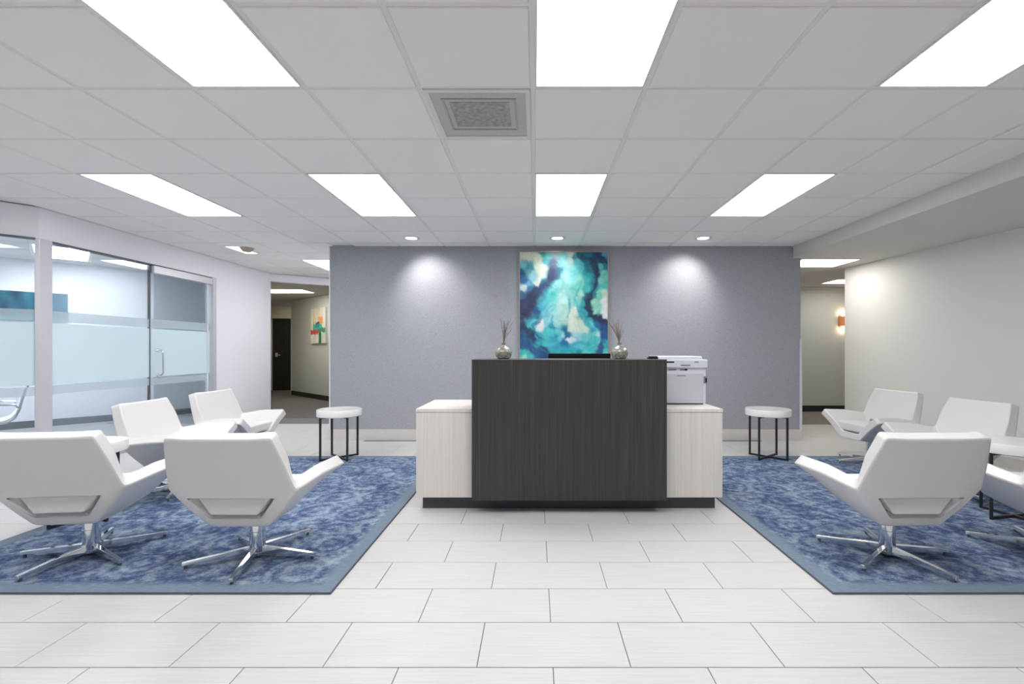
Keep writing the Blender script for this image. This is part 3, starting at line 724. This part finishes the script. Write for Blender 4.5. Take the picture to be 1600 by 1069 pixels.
# ------------------------------------------------------------------ reception desk
t = thing('reception_desk', 'reception desk with tall dark wood front and lower pale wings', 'desk', (.25, 3.9, 0)); D = (-.25, -3.9)
def part(name, x0, x1, y0, y1, z0, z1, m, parent=None, bevel=.0015):
    o = obj(name, bx(bmesh.new(), x0+D[0], x1+D[0], y0+D[1], y1+D[1], z0, z1), m, parent or t, bevel=bevel); return o
part('plinth', -.875, 1.388, 3.655, 4.20, 0, .098, M['plinth'])
part('left_wing', -.913, -.475, 3.60, 4.27, .10, .748, M['pale_wood'])
part('left_wing_top', -.915, -.475, 3.597, 4.272, .75, .776, M['pale_wood'])
part('right_wing', .974, 1.426, 3.60, 4.27, .10, .748, M['pale_wood'])
part('right_wing_top', .974, 1.428, 3.597, 4.272, .75, .776, M['pale_wood'])
part('worktop', -.475, .974, 3.58, 4.27, .72, .745, M['pale_wood'])
part('front_panel', -.475, .974, 3.50, 3.545, .108, 1.150, M['dark_wood'])
part('side_panel', -.475, -.445, 3.545, 3.86, .10, 1.150, M['dark_wood'])
part('side_panel', .944, .974, 3.545, 3.86, .10, 1.150, M['dark_wood'])
part('counter_ledge', -.476, .975, 3.498, 3.88, 1.1505, 1.156, M['ledge'])
part('ledge_support', -.445, .944, 3.545, 3.87, 1.115, 1.150, M['dark_wood'])

# monitor behind the counter
t = thing('computer_monitor', 'black monitor top showing above the counter, before the painting', 'monitor', (.372, 4.02, .745))
obj('housing', bx(bmesh.new(), -.265, .265, -.015, .02, .10, .452), M['black_plastic'], t, bevel=.006)
obj('screen', bx(bmesh.new(), -.25, .25, .0205, .0225, .12, .43), mat('screen_glass', (.01,.01,.015), .15), t)
obj('stand', bx(bmesh.new(), -.03, .03, -.045, -.015, .012, .25), M['black_plastic'], t, bevel=.004)
obj('foot', bx(bmesh.new(), -.12, .12, -.10, .09, 0, .012), M['black_plastic'], t, bevel=.004)
# small dark thing at the right end of the ledge
t = thing('pen_tray', 'small dark tray at the right end of the counter top', 'tray', (.93, 3.72, 1.156))
obj('tray', bx(bmesh.new(), -.045, .03, -.03, .03, 0, .012), M['black_plastic'], t, bevel=.003)
obj('pen', tube(bmesh.new(), [(-.04,0,.017),(.032,.004,.017)], .005, 8), M['black_metal'], t, smooth=True)

# printer
t = thing('printer', 'white office printer standing on the right wing of the desk', 'printer', (1.205, 4.0, .776))
obj('body', bx(bmesh.new(), -.20, .195, -.125, .22, .012, .31), M['printer'], t, bevel=.008)
obj('feet', bx(bmesh.new(), -.18, .18, -.10, .20, 0, .013), M['ink'], t)
obj('front_cover', bx(bmesh.new(), -.155, .170, -.131, -.124, .028, .255), M['printer2'], t, bevel=.003)
cp = obj('control_panel', bx(bmesh.new(), -.205, .20, -.15, .22, .305, .372), M['printer'], t, bevel=.006)
obj('lid', bx(bmesh.new(), -.198, .165, -.12, .215, .372, .398), M['printer'], t, bevel=.007)
obj('output_slot', bx(bmesh.new(), -.20, -.075, -.152, -.149, .345, .357), M['black_plastic'], t)
obj('display', bx(bmesh.new(), -.03, .075, -.152, -.1495, .345, .360), M['printer'], t)
obj('button_row', bx(bmesh.new(), .092, .125, -.152, -.1495, .347, .356), M['ink'], t)
for x0, x1, z0, z1, mm in ((-.115,-.05,.282,.294,'ink'),(-.02,.04,.282,.294,'ink'),(.018,.04,.281,.296,'black_plastic'),(-.02,.055,.320,.331,'ink')):
    obj('vent_slot', bx(bmesh.new(), x0, x1, -.152 if z0 > .3 else -.127, -.1495 if z0 > .3 else -.1245, z0, z1), M[mm], t)
obj('logo_strip', bx(bmesh.new(), -.045, .025, -.1325, -.1305, .236, .243), M['ink'], t)
obj('cover_latch', bx(bmesh.new(), .175, .202, -.132, -.09, .175, .235), M['ink'], t, bevel=.003)
obj('latch_recess', bx(bmesh.new(), .186, .199, -.1335, -.131, .185, .22), M['black_plastic'], t)

# vases with dried grass
def vase(x, label, seed):
    t = thing('bud_vase', label, 'vase', (x, 3.68, 1.156), 0, 'mercury glass vases on the counter')
    prof = [(.036,0),(.052,.006),(.064,.03),(.067,.05),(.062,.070),(.045,.088),(.020,.100),(.014,.108),(.016,.122),(.019,.126),(.014,.125),(.010,.11)]
    obj('vase_body', lathe(bmesh.new(), prof, 28), M['mercury'], t, smooth=True)
    rnd = random.Random(seed)
    for i in range(14):
        a = rnd.uniform(0, 2*PI); l = rnd.uniform(.09, .20); sp = rnd.uniform(.01, .07); bias = -.02 if seed == 2 else 0
        pts = [(0,0,.11)] + [(math.cos(a)*sp*f**1.6+bias*f, math.sin(a)*sp*f**1.6, .115+l*f) for f in (.25,.5,.75,1)]
        bm = bmesh.new(); tube(bm, pts, .0026, 5, .0012)
        for k in range(7):      # seed heads along the tip
            f = .55+.07*k; q = Vector(pts[0]).lerp(Vector(pts[-1]), f) if False else Vector((math.cos(a)*sp*f**1.6+bias*f, math.sin(a)*sp*f**1.6, .115+l*f))
            e = q + Vector((rnd.uniform(-.012,.012), rnd.uniform(-.01,.01), rnd.uniform(.004,.014)))
            tube(bm, [q, e], .0012, 4, .0004)
        obj('grass_stem', bm, M['twig'], t)
vase(-.250, 'silver vase of dried grass at the left of the painting', 1)
vase(.655, 'silver vase of dried grass at the right of the painting', 2)

# ------------------------------------------------------------------ side tables
def side_table(loc, rz, label):
    t = thing('side_table', label, 'side table', loc, rz, 'round marble side tables')
    bm = lathe(bmesh.new(), [(.20,.478),(.232,.478),(.238,.483),(.238,.549),(.234,.554),(.2,.554)], 48)
    obj('tabletop', bm, M['marble'], t, smooth=True)
    s = .148
    for sx, sy in ((-1,-1),(1,-1),(-1,1),(1,1)):
        obj('leg', bx(bmesh.new(), sx*s-.0095, sx*s+.0095, sy*s-.0095, sy*s+.0095, 0, .478), M['black_metal'], t)
    for sgn in (1, -1):
        bm = bmesh.new(); bx(bm, -s*1.414, s*1.414, -.0095, .0095, .001+(.002 if sgn > 0 else 0), .019+(.002 if sgn > 0 else 0))
        bmesh.ops.rotate(bm, verts=bm.verts, cent=(0,0,0), matrix=Matrix.Rotation(sgn*PI/4, 3, 'Z'))
        bm2 = bm
        obj('cross_bar', bm2, M['black_metal'], t)
        bm = bmesh.new(); bx(bm, -s*1.414, s*1.414, -.0095, .0095, .462-(.002 if sgn > 0 else 0), .477-(.002 if sgn > 0 else 0))
        bmesh.ops.rotate(bm, verts=bm.verts, cent=(0,0,0), matrix=Matrix.Rotation(sgn*PI/4, 3, 'Z'))
        obj('top_bar', bm, M['black_metal'], t)
    return t
RZ = .0105
st = side_table((-2.205, 5.30, RZ), math.radians(0), 'round marble side table with black legs in front of left end of grey wall')
dup(st, (2.625, 5.33, RZ), math.radians(-6), 'round marble side table with black legs right of the reception desk')
dup(st, (-3.245, 3.40, RZ), math.radians(30), 'round marble side table mostly hidden behind the front left chair')
dup(st, (3.475, 3.43, RZ), math.radians(-33), 'round marble side table between the right chairs, cut by the picture edge')

# ------------------------------------------------------------------ swivel lounge chairs
def shell_bm():
    bm = bmesh.new(); V = {}
    vc = bm.verts.layers.float.new('crease_vert'); cl = bm.edges.layers.float.new('crease_edge')
    def v(k, *p): V[k] = bm.verts.new(p)
    for s, n in ((-1,'l'), (1,'r')):
        v('FA'+n, s*.412, .270, .488); v('FB'+n, s*.14, .248, .262)
        v('FC'+n, s*.27, .255, .385)
        v('MA'+n, s*.385, .02, .485); v('MB'+n, s*.155, .02, .234); v('MC'+n, s*.265, .02, .352)
        v('RA'+n, s*.345, -.235, .455); v('RB'+n, s*.160, -.175, .234); v('RC'+n, s*.268, -.21, .348)
        v('HB'+n, s*.138, -.203, .288); v('HT'+n, s*.238, -.247, .414)
        v('PW'+n, s*.235, -.262, .46); v('TM'+n, s*.312, -.300, .62); v('QM'+n, s*.19, -.314, .62)
        v('TT'+n, s*.277, -.356, .760); v('QT'+n, s*.17, -.361, .754)
    def f(*k): return bm.faces.new([V[i] for i in k])
    for n in 'lr':
        f('FA'+n,'MA'+n,'MC'+n,'FC'+n); f('FC'+n,'MC'+n,'MB'+n,'FB'+n)
        f('MA'+n,'RA'+n,'RC'+n,'MC'+n); f('MC'+n,'RC'+n,'RB'+n,'MB'+n)
        f('RA'+n,'PW'+n,'HT'+n,'RC'+n); f('RC'+n,'HT'+n,'HB'+n,'RB'+n)
        f('RA'+n,'TM'+n,'QM'+n,'PW'+n); f('TM'+n,'TT'+n,'QT'+n,'QM'+n)
    f('FBl','MBl','MBr','FBr'); f('MBl','RBl','RBr','MBr'); f('RBl','HBl','HBr','RBr')
    f('HTl','PWl','PWr','HTr'); f('PWl','QMl','QMr','PWr'); f('QMl','QTl','QTr','QMr')
    bm.normal_update(); bmesh.ops.recalc_face_normals(bm, faces=bm.faces)
    # outside = away from the seat centre
    c = Vector((0,.05,.6)); f0 = [x for x in bm.faces if V['MBl'] in x.verts and V['MBr'] in x.verts and V['FBl'] in x.verts][0]
    if f0.normal.dot(f0.calc_center_median()-c) < 0: bmesh.ops.reverse_faces(bm, faces=bm.faces)
    def cr(a, b, val):
        e = bm.edges.get((V[a], V[b]))
        if e: e[cl] = val
    for n in 'lr':
        for a, b in (('FB','MB'),('MB','RB')): cr(a+n, b+n, .55)
        cr('RA'+n,'PW'+n,.75); cr('RA'+n,'RC'+n,.55); cr('RC'+n,'RB'+n,.55)
        for a, b in (('FA','MA'),('MA','RA'),('RA','TM'),('TM','TT'),('TT','QT'),('FA','FC'),('FC','FB'),('HT','HB')): cr(a+n, b+n, .8 if a != 'HT' else 1)
    cr('PWl','PWr',.75); cr('RBl','RBr',.6); cr('QTl','QTr',.8); cr('FBl','FBr',.8); cr('HBl','HBr',1); cr('HTl','HTr',1)
    for k in ('HBl','HBr','HTl','HTr'): V[k][vc] = 1
    for k in ('TTl','TTr'): V[k][vc] = .35
    return bm
def make_chair(loc, rz, label):
    t = thing('lounge_chair', label, 'armchair', loc, rz, 'white leather swivel lounge chairs')
    bm = shell_bm(); me = bpy.data.meshes.new('shell'); bm.to_mesh(me); bm.free(); me.materials.append(M['leather'])
    for p in me.polygons: p.use_smooth = True
    o = link('shell', me, t)
    md = o.modifiers.new('Solidify', 'SOLIDIFY'); md.thickness = .068; md.offset = -1; md.use_even_offset = True
    md.edge_crease_rim = .5; md.edge_crease_inner = .6; md.edge_crease_outer = .6
    sb = o.modifiers.new('Subdivision', 'SUBSURF'); sb.levels = 3; sb.render_levels = 3
    # seat cushion hung inside the trough; its rear end shows through the opening
    bm = bmesh.new()
    secs = [(-.222,.200,.128,.412,.312),(-.19,.210,.128,.416,.316),(0,.235,.130,.420,.318),(.17,.245,.130,.428,.325),(.226,.238,.135,.424,.345)]
    rings = [[bm.verts.new(p) for p in ((-a,y,z1),(a,y,z1),(b_,y,z0),(-b_,y,z0))] for y, a, b_, z1, z0 in secs]
    for p, q in zip(rings, rings[1:]):
        for i in range(4): bm.faces.new((p[i], p[(i+1)%4], q[(i+1)%4], q[i]))
    bm.faces.new(rings[0][::-1]); bm.faces.new(rings[-1])
    obj('seat_cushion', bm, M['leather'], t, bevel=.012, seg=3)
    # seams on the rear
    for p, q in (((0,-.1765,.252),(0,-.198,.292)), ((-.125,-.198,.302),(-.133,-.189,.285)), ((.125,-.198,.302),(.133,-.189,.285))):
        obj('seam', tube(bmesh.new(), [p, q], .0016, 5), M['seam'], t)
    # column and star base
    bm = lathe(bmesh.new(), [(.050,.016),(.050,.028),(.043,.032),(.043,.15),(.041,.152),(.041,.245),(.075,.250),(.075,.262)], 28)
    obj('column', bm, M['chrome'], t, smooth=True)
    return t
def add_legs(t, phase):
    for k in range(5):
        a = math.radians(phase+72*k)
        bm = bmesh.new()
        secs = [(.038,.017,.018,.062),(.12,.016,.020,.056),(.34,.0125,.020,.038),(.362,.0125,.016,.036)]
        rings = [[bm.verts.new(p) for p in ((r,-w_,z0),(r,w_,z0),(r,w_*.8,z1),(r,-w_*.8,z1))] for r, w_, z0, z1 in secs]
        for p, q in zip(rings, rings[1:]):
            for i in range(4): bm.faces.new((p[i], p[(i+1)%4], q[(i+1)%4], q[i]))
        bm.faces.new(rings[0][::-1]); bm.faces.new(rings[-1])
        bmesh.ops.rotate(bm, verts=bm.verts, cent=(0,0,0), matrix=Matrix.Rotation(a, 3, 'Z'))
        lg = obj('leg', bm, M['chrome'], t, bevel=.002)
        bm = cyl(bmesh.new(), (.345*math.cos(a), .345*math.sin(a)), .008, 0, .018, 10)
        obj('foot_pad', bm, M['rug_edge'], lg)
ch = make_chair((-1.645, 2.79, RZ), 0, 'white leather lounge chair seen from behind, next to the left rug corner')
CH = [((-2.655, 2.82), 6, -99-6, 'white leather lounge chair seen from behind at the left picture edge'),
      ((-3.09, 4.10), -86, 20, 'white leather lounge chair facing right, behind the two front left chairs'),
      ((-3.16, 5.05), -92, 40, 'farthest white leather lounge chair on the left, by the glass door'),
      ((2.085, 2.80), 1, -1, 'white leather lounge chair seen from behind, alone beside the right rug corner'),
      ((3.62, 5.10), 96, 15, 'farthest white leather lounge chair on the right, near the hallway opening'),
      ((3.57, 4.10), 93, 30, 'white leather lounge chair against the right wall, facing left'),
      ((3.075, 2.84), -4, -1, 'white leather lounge chair mostly cut off by the right picture edge')]
lst = [(dup(ch, (x, y, RZ), math.radians(r), lab), ph) for (x, y), r, ph, lab in CH]
add_legs(ch, -79)
for o, ph in lst: add_legs(o, ph)

# ------------------------------------------------------------------ conference chair behind the glass
t = thing('conference_chair', 'pale sling office chair inside the meeting room, at left picture edge', 'office chair', (-6.20, 5.34, 0), math.radians(138))
# profile in local y (front = +y) and z
prof = [(.30,.425),(.24,.44),(.10,.425),(-.05,.405),(-.14,.415),(-.20,.46),(-.235,.55),(-.26,.68),(-.30,.83)]
bm = bmesh.new(); rows_ = []
for i, (y, z) in enumerate(prof):
    rows_.append([bm.verts.new((x, y, z + .012*(abs(x)/.23)**2)) for x in (-.23,-.12,0,.12,.23)])
for p, q in zip(rows_, rows_[1:]):
    for i in range(4): bm.faces.new((p[i], p[i+1], q[i+1], q[i]))
o = obj('sling_seat', bm, M['mesh_fabric'], t, smooth=True)
md = o.modifiers.new('Solidify', 'SOLIDIFY'); md.thickness = .022; md.offset = 0
sb = o.modifiers.new('Subdivision', 'SUBSURF'); sb.levels = 2; sb.render_levels = 2
for s in (-1, 1):
    bm = bmesh.new(); tube(bm, [(s*.245, y, z-.004) for y, z in prof], .013, 8); obj('side_rail', bm, M['aluminium'], t, smooth=True)
    bm = bmesh.new(); tube(bm, [(s*.25,-.235,.56),(s*.275,-.20,.605),(s*.28,-.05,.615),(s*.28,.12,.61),(s*.278,.165,.58),(s*.255,.10,.42)], .012, 8); obj('armrest', bm, M['chrome'], t, smooth=True)
bm = lathe(bmesh.new(), [(.03,.06),(.03,.25),(.018,.26),(.018,.36),(.07,.375),(.07,.39)], 20); obj('column', bm, M['chrome'], t, smooth=True)
bm = bmesh.new(); tube(bm, [(-.235,0,.39),(.235,0,.39)], .014, 8); obj('seat_bar', bm, M['chrome'], t)
for k in range(5):
    a = 2*PI*k/5+.3; c_, s_ = math.cos(a), math.sin(a)
    bm = bmesh.new(); tube(bm, [(c_*.02,s_*.02,.10),(c_*.28,s_*.28,.065)], .018, 8, .011); lg = obj('leg', bm, M['chrome'], t, smooth=True)
    bm = bmesh.new(); tube(bm, [(c_*.28-s_*.015,s_*.28+c_*.015,.028),(c_*.28+s_*.015,s_*.28-c_*.015,.028)], .027, 14); obj('caster', bm, M['black_plastic'], lg)
